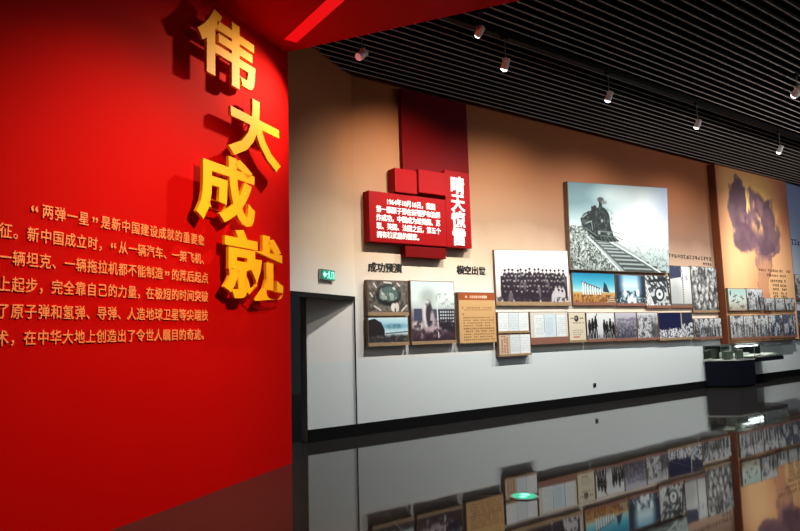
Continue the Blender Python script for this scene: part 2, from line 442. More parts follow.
# ------------------------------------------------------------------ soffit light strip
st = empty('ceiling_light', (3.56, 6.4, SOF), 0, label='glowing red light strip set in the dark red soffit', cat='ceiling light')
def strip_quad(wd, z0, z1):
    a = Vector((3.585, 7.02)); b = Vector((3.50, 4.6)); d = (b - a).normalized(); n = Vector((-d.y, d.x))
    p = [a - n * wd, a + n * wd, b + n * wd, b - n * wd]
    v = [(q.x - 3.56, q.y - 6.4, z0) for q in p] + [(q.x - 3.56, q.y - 6.4, z1) for q in p]
    return MB().add(v, [(0, 1, 2, 3), (7, 6, 5, 4)] + [(i, i + 4, (i + 1) % 4 + 4, (i + 1) % 4) for i in range(4)])
strip_quad(.085, -.006, .002).build('diffuser', M['red_glow'], st)
strip_quad(.10, -.003, .003).build('frame', M['red_soffit'], st)

# ------------------------------------------------------------------ emergency signs
sg = empty('exit_sign', DO + Vector((math.cos(DA), math.sin(DA), 0)) * (-.955), DA, label='green illuminated emergency exit sign above the dark doorway', cat='sign')
sg.location.z = 2.405
MB().box(-.20, .20, -.05, 0, -.078, .078).build('housing', M['steel'], sg, .006)
MB().box(-.185, .185, -.056, -.046, -.066, .066).build('sign_face', M['green_dark'], sg)
pm = MB()
pm.slab([(-.165, 0), (-.115, .045), (-.115, .02), (-.075, .02), (-.075, -.02), (-.115, -.02), (-.115, -.045)], -.060, -.055)    # arrow
pm.tube((.012, -.0575, .043), (.012, -.0600, .043), .013, seg=12)                                                        # head
pm.slab([(-.012, .03), (.014, .026), (.022, -.008), (.0, -.012)], -.060, -.055)                                          # torso
pm.slab([(-.010, .03), (-.045, .012), (-.042, .004), (-.010, .016)], -.060, -.055)
pm.slab([(.014, .022), (.038, .002), (.032, -.004), (.012, .010)], -.060, -.055)
pm.slab([(.0, -.010), (-.030, -.022), (-.036, -.052), (-.026, -.054), (-.020, -.028), (.010, -.016)], -.060, -.055)
pm.slab([(.010, -.008), (.022, -.010), (.030, -.032), (.052, -.050), (.045, -.058), (.020, -.038)], -.060, -.055)
pm.slab([(.085, .05), (.155, .05), (.155, -.055), (.145, -.055), (.145, .04), (.095, .04), (.095, -.055), (.085, -.055)], -.060, -.055)
pm.build('pictogram', M['green_white'], sg)
fs = empty('floor_sign', (4.60, 4.39, 0), R(32), label='round green light-up exit marker set in the black floor', cat='sign')
MB().lathe((0, 0, 0), (0, 0, 1), [(0, .135), (.006, .135), (.010, .12)], 32).build('rim', M['steel'], fs)
MB().lathe((0, 0, .008), (0, 0, 1), [(0, .115), (.004, .115)], 32).build('lit_disc', M['green_lit'], fs)
fp = MB()
for q in ([(-.085, 0), (-.04, .04), (-.04, .016), (.0, .016), (.0, -.016), (-.04, -.016), (-.04, -.04)], [(.02, .05), (.07, .03), (.07, -.03), (.02, -.05)]):
    n = len(q); fp.add([(x, y, .0125) for x, y in q] + [(x, y, .014) for x, y in q], [tuple(range(n - 1, -1, -1)), tuple(range(n, 2 * n))] + [(i, (i + 1) % n, (i + 1) % n + n, i + n) for i in range(n)])
fp.build('arrow_mark', M['green_white'], fs)

# ------------------------------------------------------------------ red box sign with the explosion text
bx = empty('box_sign', (6.9, D, 2.75), 0, label='stacked red box sign with white text rising to the ceiling, above the crater photo', cat='sign')
def W(x0, x1, y0, y1, z0, z1, name, m, bev=.012): return MB().box(x0 - 6.9, x1 - 6.9, -y0, -y1, z0 - 2.75, z1 - 2.75).build(name, m, bx, bev)
W(6.43, 7.92, .10, 0.001, 3.04, 5.68, 'tall_panel', M['dark_red'])
W(5.68, 7.275, .17, .001, 3.00, 3.82, 'text_box', M['red_box'])
W(7.28, 7.85, .17, .001, 3.00, 4.36, 'title_box', M['red_box'])
W(6.17, 6.62, .22, .02, 3.84, 4.24, 'small_box', M['red_box'])
W(6.66, 7.26, .22, .02, 3.88, 4.28, 'small_box', M['red_box'])
W(6.40, 7.27, .14, .001, 2.79, 2.985, 'lower_box', M['dark_red'])
mb = MB()
for k, ch in enumerate('晴天惊雷'): put_glyph(mb, ch, 7.55 - 6.9, 4.10 - k * .306 - 2.75, .33, .33, -.168, .020, .018)
mb.build('title_text', M['white_text'], bx)
for i, s in enumerate(['　　1964年10月16日，我国', '第一颗原子弹在新疆罗布泊爆', '炸成功，中国成为继美国、苏', '联、英国、法国之后，第五个', '拥有核武器的国家。']):
    mb = MB(); em = 1.33 / 13
    for ch, cx in cells(s): put_glyph(mb, ch, 5.81 + cx * em - 6.9, 3.67 - i * .137 - 2.75, .104, .116, -.168, .010, .016)
    mb.build('text_line', M['white_text'], bx)
def heading(s, x0, x1, z, label):
    r = empty('section_heading', ((x0 + x1) / 2, D, z), 0, label=label, cat='lettering', group='black section headings'); mb = MB(); em = (x1 - x0) / 4
    for k, ch in enumerate(s): put_glyph(mb, ch, x0 + (k + .5) * em - (x0 + x1) / 2, 0, em * 1.02, .16, .001, .012, .022)
    mb.build('letter_face', M['black_text'], r)
heading('成功预演', 5.74, 6.42, 2.61, 'black raised heading directly above the crater photograph')
heading('横空出世', 7.62, 8.32, 2.63, 'black raised heading above the tan document board')

# ------------------------------------------------------------------ pictures
def P_crater(p):
    p.fill((104, 98, 90)); n = p.fbm(10, 3, 4); p.put(np.clip((n - .45) * 4, 0, 1), (56, 52, 48), .8); p.put(np.clip((.42 - n) * 5, 0, 1), (142, 134, 122), .6)
    p.put(p.ell(.50, .46, .31, .34, .18), (30, 34, 34)); p.put(p.ell(.53, .40, .24, .24, .35), (84, 104, 100)); 
    n2 = p.fbm(9, 5, 4); p.put(p.ell(.53, .38, .23, .23, .4) * np.clip((n2 - .44) * 7, 0, 1), (206, 218, 208)); p.put(p.ell(.50, .52, .22, .12, .4) * np.clip((n2 - .5) * 7, 0, 1), (150, 162, 152))
    for a in ((.14, .10, .20, .22), (.40, .05, .58, .07), (.74, .08, .80, .16), (.14, .80, .30, .93), (.05, .40, .10, .50), (.84, .95, .97, .78)): p.put(p.seg(*a, .026), (214, 208, 196))
    p.put(p.ell(.63, .84, .07, .14, .3), (226, 220, 210)); p.put(p.ell(.71, .84, .06, .15, .3), (216, 208, 198)); p.put(p.ell(.67, .95, .02, .09, .5), (70, 62, 58))
def P_land(p):
    p.grad([(0, (214, 240, 246)), (.35, (150, 205, 222)), (.6, (205, 232, 236)), (1, (90, 90, 90))])
    p.put(p.ell(.65, .35, .32, .10, .8) * p.fbm(6, 2), (64, 116, 142), 1)
    p.put(p.poly([(0, .1), (.15, .04), (.32, .2), (.40, .5), (.40, 1), (0, 1)]), (38, 32, 34)); g_ = np.clip((p.V - .62 - .12 * p.fbm(5, 8)) * 10, 0, 1); p.put(g_, (50, 48, 50)); p.put(g_ * np.clip((p.fbm(9, 4) - .48) * 5, 0, 1), (104, 98, 94), .8); p.put(p.seg(.42, .64, 1, .58, .02), (30, 32, 36), .8)
def P_figure(p):
    p.grad([(0, (204, 226, 222)), (.3, (220, 234, 228)), (.44, (196, 206, 206)), (.50, (150, 150, 160)), (.75, (96, 72, 82)), (1, (50, 34, 44))])
    p.put(p.rect(.62, .47, 1, .84), (36, 36, 46)); p.put(p.rect(.46, .47, .62, .62), (70, 72, 84))
    for r in range(4):
        for c in range(6): p.put(p.rect(.65 + c * .058, .50 + r * .055, .685 + c * .058, .528 + r * .055), (196, 204, 206), .9)
    p.put(np.clip((p.fbm(24, 6, 3) - .55) * 8, 0, 1) * (p.V > .20) * (p.V < .47) * (p.U > .56), (158, 168, 168), .8)
    p.put(p.rect(.06, .46, .24, .66), (70, 74, 96)); p.put(p.ell(.38, .26, .17, .14, 1.0), (170, 182, 176), .9)
    p.put(p.ell(.33, .58, .08, .24, .5), (214, 212, 214)); p.put(p.ell(.40, .56, .075, .22, .4), (60, 52, 60)); p.put(p.ell(.47, .66, .05, .16, .5), (176, 168, 174)); p.put(p.ell(.36, .36, .05, .05, .5), (120, 118, 120)); p.put(p.ell(.35, .345, .055, .03, .5), (200, 204, 202))
    p.put(p.ell(.14, .74, .13, .07, .6), (216, 208, 208)); p.put(p.seg(.585, .36, .605, .94, .012), (220, 224, 224)); p.put(p.ell(.50, .80, .16, .05, .7), (186, 166, 174))
    n = p.fbm(12, 9, 4); p.put(np.clip((n - .5) * 6, 0, 1) * (p.V > .66), (44, 28, 38), .8); p.put(np.clip((.40 - n) * 6, 0, 1) * (p.V > .66), (172, 150, 158), .7)
def P_board(p):
    p.fill((208, 166, 112)); p.put(p.rect(0, 0, 1, .15), (162, 78, 36)); p.strokes(.17, .05, .24, .11, 1, 1, (248, 226, 200), 1); p.strokes(.29, .05, .78, .11, 1, 9, (248, 226, 200), 2, 1, .8)
    p.strokes(.08, .27, .12, .33, 1, 1, (140, 64, 30), 3); p.strokes(.14, .28, .90, .36, 2, 12, (150, 104, 62), 4, .7); p.strokes(.08, .41, .14, .45, 1, 1, (140, 64, 30), 3)
    p.strokes(.10, .47, .95, .96, 9, 16, (118, 76, 42), 5, .85, .45)
def P_group(p):
    p.grad([(0, (246, 248, 244)), (.35, (240, 240, 236)), (1, (196, 186, 180))]); rs = np.random.RandomState(4)
    p.put((p.V > .50) * (p.V < .93) * (p.U > .06) * (p.U < .97), (40, 32, 42))
    for r, (yy, n) in enumerate(((.38, 15), (.46, 17), (.55, 19), (.66, 15), (.76, 12))):
        for k in range(n):
            x = .08 + .86 * (k + .5 + rs.rand() * .4 - .2) / n; yq = yy + .05 * abs(x - .45) + rs.rand() * .03
            dk = (40, 32, 42) if not (x > .74 and r > 2) else (190, 188, 190)
            p.put(p.ell(x, yq + .15, .034, .13, .3), dk if rs.rand() > .12 else (98, 92, 100)); p.put(p.ell(x, yq, .013, .035, .4), (168, 158, 156), .55 + .45 * rs.rand()); p.put(p.ell(x, yq - .024, .016, .022, .5), (34, 28, 34))
    p.put((p.V > .9) * (p.fbm(20, 3) > .5), (60, 50, 56), .8)
def P_doc(cols, seed):
    def f(p):
        p.fill((226, 228, 222)); rs = np.random.RandomState(seed)
        for k in range(cols):
            x0 = k / cols; p.put(p.rect(x0 + .005, .04, x0 + 1 / cols - .01, .97), (232, 236, 236) if k != 1 else (216, 226, 230))
            p.strokes(x0 + .03, .12, x0 + 1 / cols - .03, .9, 9, 6, (120, 134, 142), seed + k, .45, .35)
            if k: p.put(p.seg(x0, 0, x0, 1, .012), (120, 122, 124))
    return f
def P_doc_red(p):
    P_doc(3, 31)(p); p.put(p.rect(0, 0, .34, 1), (206, 186, 160)); p.strokes(.05, .05, .30, .95, 12, 3, (150, 70, 50), 3, .9, .6); p.put(p.seg(.34, 0, .34, 1, .012), (120, 100, 84))
def P_doc_strip(p):
    p.fill((214, 208, 196)); p.put(p.rect(.10, .10, .93, .98), (222, 230, 230)); p.put(p.rect(.36, .10, .68, .98), (204, 220, 228))
    for k, a in enumerate((.14, .40, .72)): p.strokes(a, .2, a + .2, .9, 9, 4, (122, 136, 146), 50 + k, .5, .35)
    p.put(p.seg(.36, .1, .36, .8, .012), (110, 116, 120)); p.put(p.seg(.68, .1, .68, .98, .014), (104, 108, 112))
def P_cert(p):
    p.fill((214, 206, 180)); p.put(p.ell(.46, .22, .13, .11, .3), (44, 40, 40)); p.put(p.ell(.44, .20, .06, .05, .4), (150, 140, 120)); p.strokes(.1, .16, .30, .26, 1, 2, (70, 64, 56), 2); p.strokes(.66, .16, .9, .26, 1, 2, (70, 64, 56), 3)
    p.strokes(.14, .34, .9, .42, 1, 9, (110, 100, 80), 4, .8); p.strokes(.2, .60, .85, .84, 3, 5, (110, 100, 80), 5, .7, .4); p.put(p.seg(.24, .89, .6, .89, .018), (176, 60, 44))
def P_people(p):
    p.grad([(0, (228, 232, 230)), (.75, (206, 212, 214)), (1, (150, 150, 150))])
    for x, h, l in ((.09, .30, 1), (.20, .24, 1), (.31, .16, 1), (.62, .30, 1), (.72, .36, 0), (.84, .26, 1), (.95, .40, 1)):
        c = (22, 20, 24); p.put(p.ell(x, h, .03, .045, .3), c); p.put(p.ell(x, h + .22, .055, .20, .25), c); p.put(p.seg(x - .02, h + .34, x - .035, .94, .035), c); p.put(p.seg(x + .02, h + .34, x + .04, .94, .035), c)
        p.put(p.seg(x, h + .12, x + .07, h + .36, .022), c)
    p.put(p.seg(.31, .16, .37, .04, .022), (22, 20, 24)); p.put((p.V > .85) * (p.fbm(10, 3) > .5), (90, 88, 90), .8)
def P_mist(p):
    p.grad([(0, (196, 196, 206)), (.3, (166, 164, 178)), (1, (104, 102, 114))])
    for k in range(5): p.put(np.clip((p.V - (.18 + k * .16 + .30 * (p.fbm(3, 20 + k) - .5))) * 14, 0, 1) * np.clip(1.2 - (p.V - .18 - k * .16) * 3, 0, 1), (112 - k * 10, 110 - k * 10, 124 - k * 10), .8)
    n = p.fbm(13, 2, 4); p.put(np.clip((n - .54) * 7, 0, 1) * np.clip(p.V * 2 - .4, 0, 1), (54, 52, 62), .7); p.put(np.clip((.42 - n) * 7, 0, 1), (196, 198, 206), .5)
def P_rock(p):
    n = p.fbm(7, 41, 5); m = p.fbm(16, 47, 4); p.fill((176, 178, 182)); p.put(np.clip((n - .48) * 6, 0, 1), (84, 84, 90)); p.put(np.clip((m - .55) * 7, 0, 1), (216, 218, 220), .8); p.put(np.clip((.42 - m) * 7, 0, 1), (52, 52, 58), .7)
    p.put(np.clip(.16 - p.V, 0, .1) * 10, (208, 210, 212)); p.put(p.ell(.85, .75, .18, .35, .5), (56, 56, 62), .7)
def P_night(p):
    p.grad([(0, (16, 22, 62)), (.6, (22, 28, 66)), (1, (60, 64, 84))]); f = p.fbm(11, 15)
    p.put((p.V > .52 + .3 * f) * (p.U < .66), (226, 228, 232)); p.put((p.V > .6) * (p.fbm(20, 8) > .5), (30, 32, 56), .7)
    p.put(p.U > .66, (44, 48, 72)); p.put((p.U > .66) * (p.V > .30 + .4 * p.fbm(6, 21)), (206, 210, 216)); p.put((p.U > .66) * (p.fbm(15, 12) > .58), (36, 40, 60)); p.put(p.seg(.66, 0, .66, 1, .025), (200, 196, 186))
def P_bw(seed, dark=.5, tint=(0, 0, 0), n=6, sky=.0):
    def f(p):
        rs = np.random.RandomState(seed); t = np.array(tint); k_ = np.clip(np.array((58, 60, 66)) + t, 0, 255)
        p.grad([(0, (216, 220, 220)), (.5, (190, 194, 196)), (1, (134, 136, 140))])
        p.put(np.clip((p.fbm(4, seed, 4) - (1 - dark)) * 7, 0, 1) * (p.V > sky), k_, .85)
        for k in range(n + 2):
            x = (k + .3 + .5 * rs.rand()) / (n + 2); yq = max(sky, .25) + .30 * rs.rand(); s_ = .7 + .5 * rs.rand(); l = rs.rand() > .5
            c = (206, 208, 208) if l else np.clip(np.array((36, 38, 44)) + t, 0, 255)
            p.put(p.ell(x, yq + .30 * s_, .060 * s_, .26 * s_, .35), c, .9); p.put(p.ell(x, yq, .026 * s_, .055 * s_, .4), (176, 170, 166) if not l else (64, 62, 66))
            p.put(p.seg(x, yq + .15, x + .10 * (rs.rand() - .5), yq + .42 * s_, .02), (120, 122, 126), .8)
        nz = p.fbm(16, seed + 5, 3); p.put(np.clip((nz - .55) * 6, 0, 1), (40, 42, 48), .5); p.put(np.clip((.42 - nz) * 6, 0, 1), (224, 226, 226), .45)
    return f
def P_bridge(p):
    p.grad([(0, (22, 120, 158)), (.35, (74, 172, 196)), (.62, (176, 214, 210)), (.70, (196, 150, 84)), (1, (168, 116, 62))])
    p.put(p.poly([(.20, .28), (.64, .50), (.64, .56), (.20, .36)]), (70, 84, 92))
    for k in range(8): x = .22 + k * .058; p.put(p.rect(x, .32 + k * .03, x + .028, .74), (222, 228, 226)); p.put(p.rect(x + .028, .34 + k * .03, x + .036, .74), (60, 96, 112))
    p.put(p.poly([(.74, .28), (.80, .40), (.86, .66), (.70, .62)]), (38, 58, 78)); p.put((p.V > .74) * (p.fbm(12, 6) > .52), (108, 66, 34), .8)
    p.put(p.poly([(.88, .76), (.96, .76), (1, 1), (.78, 1)]), (206, 184, 152)); 
    for k in range(4): p.put(p.seg(.84 - k * .01, .80 + k * .06, .98, .80 + k * .06, .012), (70, 52, 44))
def P_white(p):
    p.grad([(0, (120, 178, 206)), (.35, (206, 230, 238)), (.7, (150, 190, 206)), (1, (58, 74, 84))]); x = np.abs(p.U - .5)
    p.put(np.clip((x - .22) * 5, 0, 1), (28, 52, 74)); p.put((p.V > .55) * (p.fbm(9, 13) > .5), (30, 44, 56), .85)
    for a in ((.30, .66), (.52, .80), (.74, .62), (.42, .90), (.62, .92)): p.put(p.ell(*a, .06, .14, .4), (226, 236, 240))
    p.put((p.V > .8) * (p.fbm(14, 19) > .55), (210, 220, 224), .8)
def P_wheel(p):
    p.fill((196, 204, 204)); p.put(p.fbm(8, 33) > .52, (60, 66, 70))
    for k in range(5): p.put(p.seg(-.1 + k * .2, 0, .25 + k * .2, .35, .03), (34, 38, 42)); p.put(p.seg(.0, .3 + k * .16, .3, 1.0 + k * .1, .028), (228, 232, 232))
    p.put(p.ell(.55, .62, .20, .24, .1), (40, 44, 50)); p.put(p.ell(.55, .62, .14, .17, .1), (222, 226, 226)); p.put(p.ell(.55, .62, .05, .06, .1), (40, 44, 50)); p.put(p.seg(.2, .2, .8, .1, .04), (30, 34, 40)); p.put(p.seg(.9, .2, .98, .9, .05), (40, 44, 50))
def P_tower(p):
    p.grad([(0, (206, 212, 214)), (.5, (222, 226, 224)), (1, (190, 192, 190))]); p.put(p.poly([(0, 0), (.56, 0), (.54, .28), (0, .34)]), (58, 62, 86)); p.put((p.fbm(8, 2) > .6) * (p.V < .35), (120, 124, 140), .5)
    p.put(p.seg(.60, .20, .58, 1, .012), (96, 100, 104)); 
    for k in range(12): p.put(p.seg(.56, .3 + k * .06, .63, .3 + k * .06, .008), (96, 100, 104))
    p.put(p.ell(.2, .7, .3, .3, .9), (170, 174, 176), .7); p.put(p.rect(0, .95, 1, 1), (110, 110, 108))
def P_aer(p):
    p.grad([(0, (200, 204, 202)), (.25, (150, 154, 152)), (1, (112, 114, 112))]); n = p.fbm(8, 44, 4); p.put(np.clip((n - .48) * 5, 0, 1), (54, 54, 56), .8); rs = np.random.RandomState(9)
    p.put(p.ell(.36, .09, .08, .10, .6), (62, 62, 64)); p.put(p.ell(.52, .13, .05, .09, .6), (76, 76, 78))
    for x, yq, a, b in ((.14, .50, .07, .10), (.30, .47, .06, .10), (.42, .55, .06, .09), (.60, .50, .05, .09), (.80, .44, .07, .13), (.16, .70, .06, .10), (.34, .72, .07, .10), (.56, .68, .06, .10), (.74, .70, .05, .09), (.24, .88, .05, .09), (.46, .90, .05, .09), (.66, .88, .05, .08), (.88, .86, .06, .09), (.64, .30, .06, .08), (.22, .32, .05, .07)):
        p.put(p.ell(x + .03, yq + .02, a * 1.05, b * 1.05, .5), (44, 44, 46), .9); p.put(p.ell(x, yq, a, b, .6), (196, 198, 194), .9); p.put(p.ell(x - .01, yq - .02, a * .6, b * .5, .8), (222, 224, 220), .8)
    m = p.fbm(20, 13, 3); p.put(np.clip((m - .58) * 8, 0, 1), (226, 228, 226), .5); p.put(np.clip((.40 - m) * 8, 0, 1), (36, 36, 38), .5)
def P_planes(p):
    p.grad([(0, (170, 204, 198)), (.5, (206, 220, 212)), (.72, (196, 200, 186)), (1, (168, 160, 140))])
    for x, yq, a in ((.36, .34, .2), (.26, .55, .2), (.76, .42, -.3), (.50, .62, .1)):
        p.put(p.seg(x - .10, yq + a * .2, x + .10, yq - a * .2, .022), (38, 52, 54)); p.put(p.seg(x - .02, yq - .12, x + .02, yq + .12, .016), (38, 52, 54))
    p.put((p.V > .72) * (p.fbm(10, 3) > .55), (110, 104, 92), .8); p.put(p.ell(.12, .2, .04, .12, .5), (80, 90, 92))
def P_train(p):
    U, V = p.U, p.V
    p.grad([(0, (136, 158, 164)), (.2, (178, 196, 198)), (.45, (216, 230, 228)), (.62, (204, 218, 216)), (1, (176, 192, 190))])
    p.put(p.ell(.62, .38, .55, .42, 1.2), (232, 242, 240), .9); p.put(p.ell(.05, .10, .4, .35, 1.2), (96, 124, 130), .9); p.put(p.ell(1.02, .16, .16, .4, 1.2), (140, 152, 178), .7); p.put(p.ell(.45, .12, .2, .1, 1.2), (206, 220, 220), .6)
    gr = (V > .50) & (U < (V - .42) * 1.5 + .06); n = p.fbm(46, 7, 3)
    p.put(gr, (126, 138, 134)); p.put(gr * (n > .5), (54, 62, 62), .85); p.put(gr * (p.fbm(60, 17, 2) > .62), (206, 214, 208), .8)
    rg = (V > .60) & (U > .45) & (~gr); p.put(np.clip((V - .62) * 4, 0, 1) * rg, (160, 178, 176), .7); p.put(rg * (p.fbm(50, 27, 2) > .60), (98, 114, 114), np.minimum(1, (V[..., None] - .55) * 2.0).clip(0, 1))
    # track bed and rails
    p.put(p.poly([(.15, .62), (.30, .58), (.96, 1), (.46, 1)]), (150, 164, 162))
    for k in range(11):
        t = (k / 10) ** 1.5; x0 = .19 + t * .33; yq = .64 + t * .35; wd = .10 + t * .33
        p.put(p.seg(x0, yq, x0 + wd, yq + .004, .005 + .012 * t), (60, 70, 70))
    p.put(p.seg(.16, .62, .46, 1.0, .009), (206, 220, 218)); p.put(p.seg(.19, .62, .52, 1.0, .010), (74, 84, 84)); p.put(p.seg(.36, .66, .90, 1.0, .008), (214, 226, 224)); p.put(p.seg(.33, .66, .86, 1.0, .008), (84, 96, 96))
    # locomotive: tender and cab running back to the left, round boiler front, funnel with a puff, pilot over the rails
    k_ = (24, 32, 32)
    p.put(p.poly([(.10, .42), (.13, .36), (.17, .33), (.24, .30), (.31, .29), (.37, .37), (.385, .50), (.41, .60), (.47, .66), (.36, .67), (.25, .66), (.17, .58), (.11, .49)]), k_)
    p.put(p.ell(.295, .42, .082, .15, .1), k_); p.put(p.ell(.30, .43, .062, .115, .12), (44, 54, 54)); p.put(p.ell(.30, .43, .050, .095, .1), (22, 30, 30)); p.put(p.ell(.30, .43, .012, .022, .3), (120, 132, 130))
    p.put(p.poly([(.272, .30), (.276, .22), (.268, .205), (.312, .205), (.304, .22), (.308, .30)]), k_); p.put(p.ell(.292, .185, .030, .028, .6), (66, 74, 70)); p.put(p.ell(.322, .215, .028, .022, .8), (110, 118, 114))
    p.put(p.rect(.20, .27, .225, .34), k_); p.put(p.ell(.235, .285, .018, .03, .3), k_)
    p.put(p.seg(.12, .40, .16, .36, .008), (126, 138, 134)); p.put(p.seg(.145, .47, .20, .44, .007), (132, 144, 140)); p.put(p.seg(.20, .44, .21, .54, .006), (118, 130, 126)); p.put(p.seg(.14, .52, .24, .60, .006), (96, 110, 106))
    p.put(p.seg(.26, .55, .40, .56, .008), (96, 110, 106)); p.put(p.seg(.28, .60, .40, .61, .006), (82, 96, 92)); p.put(p.ell(.27, .57, .012, .02, .3), (140, 150, 146)); p.put(p.ell(.36, .575, .012, .02, .3), (140, 150, 146))
    for k in range(5): p.put(p.seg(.28 + k * .03, .61, .30 + k * .038, .67, .004), (84, 96, 94))
    p.put(p.ell(.27, .45, .17, .2, .3) * np.clip((p.fbm(30, 77, 3) - .56) * 8, 0, 1), (92, 106, 102), .55)
    p.put(p.seg(.40, .55, .47, .57, .006), (110, 126, 124)); p.put(p.seg(.42, .60, .50, .64, .006), (90, 104, 102))
def P_mural(p):
    U, V = p.U, p.V
    p.grad([(0, (198, 136, 90)), (.25, (216, 150, 104)), (.5, (226, 162, 112)), (.75, (240, 186, 132)), (1, (240, 198, 150))])
    g = p.fbm(3, 5, 4); p.put(np.clip((g - .45) * 3, 0, 1), (190, 112, 78), .45); p.put(np.clip((U - .55) * 2.2, 0, 1) * np.clip(1.2 - V * 1.5, 0, 1), (158, 90, 78), .75); p.put(np.clip((.12 - U) * 8, 0, 1), (150, 84, 58), .6)
    p.put(p.ell(.45, .16, .36, .16, .9), (240, 190, 118), .9); p.put(p.ell(.20, .66, .22, .3, 1.2), (252, 206, 150), .8); p.put(p.ell(.82, .70, .24, .28, 1.2), (250, 200, 146), .8)
    U0 = p.U; V0 = p.V; wob = (p.fbm(9, 61, 5) - .5) * .20; wob2 = (p.fbm(9, 71, 5) - .5) * .09
    p.U = U0 + wob; p.V = V0 + wob2; pu = (122, 92, 100)
    m = np.zeros_like(U)
    for a in ((.33, .15, .15, .075), (.25, .26, .13, .11), (.42, .25, .22, .12), (.62, .24, .17, .10), (.74, .33, .10, .11), (.52, .36, .26, .10), (.28, .42, .14, .075), (.60, .44, .20, .055), (.30, .08, .06, .035), (.50, .25, .18, .15), (.72, .43, .10, .05)): m = np.maximum(m, p.ell(*a, .22))
    stem = np.clip(p.poly([(.44, .46), (.70, .46), (.62, .60), (.60, .78), (.62, 1), (.42, 1), (.46, .78), (.49, .60)]), 0, 1)
    p.put(stem, (196, 134, 104), .8); p.put(stem * np.clip(1.5 - (V - .46) * 6, 0, 1), pu, .8); p.put(m, pu)
    p.U = U0; p.V = V0
    n = p.fbm(8, 91, 5); p.put(m * np.clip((n - .48) * 6, 0, 1), (92, 68, 80), .7); p.put(m * np.clip((p.fbm(10, 95, 4) - .55) * 8, 0, 1), (156, 118, 116), .7)
    p.U = U0 * 1.6; p.V = V0 * .62; fl = np.clip((p.fbm(9, 38, 4) - .555) * 12, 0, 1); fl2 = np.clip((p.fbm(15, 48, 3) - .56) * 12, 0, 1); p.U = U0; p.V = V0
    rg = p.ell(.58, .20, .24, .15, .5); p.put(rg * fl, (240, 188, 110), .9); p.put(rg * fl2 * fl, (255, 226, 150), .9); p.put(p.ell(.80, .30, .07, .09, .6) * fl2, (236, 176, 112), .8)
    p.put(np.clip((p.fbm(9, 14, 4) - .5) * 5, 0, 1) * stem, (226, 166, 120), .7)

OAK, TER = 'oak', 'terracotta'
def panel(name, rect, paint, label, ledge, n, yback=0.0, depth=.09, quad=None, lh=.055, cat='photograph', back='wood'):
    x0, x1, z0, z1 = rect; cx = (x0 + x1) / 2
    q = quad or [(x0, z0), (x1, z0), (x1, z1), (x0, z1)]
    z00 = min(a[1] for a in q)
    r = empty(name, (cx, D - yback, z00), 0, label=label, cat=cat, group='picture panels mounted on the long wall')
    q = [(a - cx, b - z00) for a, b in q]
    MB().slab(q, -depth, -.0005).build('backing_board', M[back], r)
    (ax, az), (bx_, bz), (c_x, cz), (dx, dz) = q; m = .012
    if ledge: MB().slab([(ax - .004, az), (bx_ + .004, bz), (bx_ + .004, bz + lh), (ax - .004, az + lh)], -depth - .012, -depth + .004).build('ledge', M[ledge], r)
    lo = lh if ledge else m
    asp = (x1 - x0 - 2 * m) / max(.05, (z1 - z0 - lo - m)); p = Pic(asp, n); paint(p)
    print_grid('print', p, [(ax + m, az + lo), (bx_ - m, bz + lo), (c_x - m, cz - m), (dx + m, dz - m)], -depth - .002, r)
    return r
PH = 'photo_panel'
panel(PH, (5.67, 6.46, 1.83, 2.40), P_crater, 'grey photograph of a dark crater bowl with white scraps, top left of the wall', OAK, 90)
panel(PH, (5.66, 6.45, 1.35, 1.81), P_land, 'landscape photograph with blue sky and dark cliff, under the crater photograph', OAK, 80)
panel(PH, (6.51, 7.47, 1.35, 2.41), P_figure, 'tall photograph of a pale standing figure before a dark building, left of the tan board', OAK, 130)
panel('document_board', (7.55, 8.45, 1.33, 2.23), P_board, 'tan text board with a terracotta heading band, right of the tall figure photograph', None, 130, cat='notice board')
panel(PH, (8.515, 10.60, 2.0, 3.08), P_group, 'wide black and white group photograph of rows of people in dark clothes', OAK, 150, quad=[(8.515, 2.0), (10.60, 2.0), (10.60, 3.13), (8.515, 3.03)], lh=.075, depth=.045)
panel('framed_document', (8.49, 9.31, 1.49, 1.88), P_doc(3, 11), 'panel of three white document pages directly under the group photograph, upper of two', OAK, 80, cat='document panel', lh=.04)
panel('framed_document', (8.49, 9.33, 1.07, 1.47), P_doc_red, 'panel of document pages with a red-lettered strip, lowest panel on the wall', OAK, 80, cat='document panel', lh=.04)
panel('framed_document', (9.34, 10.44, 1.26, 1.88), P_doc_strip, 'wide panel of pale blue document pages with a terracotta bottom strip', TER, 110, lh=.13, cat='document panel')
panel('framed_document', (10.46, 10.99, 1.26, 1.87), P_cert, 'narrow cream certificate panel with a dark emblem, left of the standing silhouettes', OAK, 110, cat='document panel', lh=.05)
panel(PH, (11.02, 11.96, 1.255, 1.86), P_people, 'photograph of dark standing silhouettes on white, right of the cream certificate', TER, 110)
panel(PH, (11.98, 12.75, 1.245, 1.86), P_mist, 'photograph of misty grey mountain ridges, right of the standing silhouettes', TER, 90)
panel(PH, (12.77, 13.57, 1.235, 1.86), P_rock, 'photograph of rough black and white rocks, right of the misty mountains', TER, 90)
panel(PH, (13.60, 15.03, 1.21, 1.85), P_night, 'panel of two navy and white photographs with dark sky, in the lower row', OAK, 90)
panel(PH, (15.07, 15.77, 1.19, 1.70), P_bw(61, .5), 'small black and white photograph in the lower row, right of the navy pair', TER, 70)
panel(PH, (15.78, 16.36, 1.19, 1.70), P_bw(62, .45), 'small black and white photograph in the lower row touching the orange mural', TER, 70)
panel('locomotive_picture', (10.60, 14.25, 2.69, 4.78), P_train, 'huge grey photograph of a steam locomotive on a railway track', None, 230, quad=[(10.60, 2.725), (14.17, 2.765), (14.33, 4.83), (10.65, 4.56)], depth=.10)
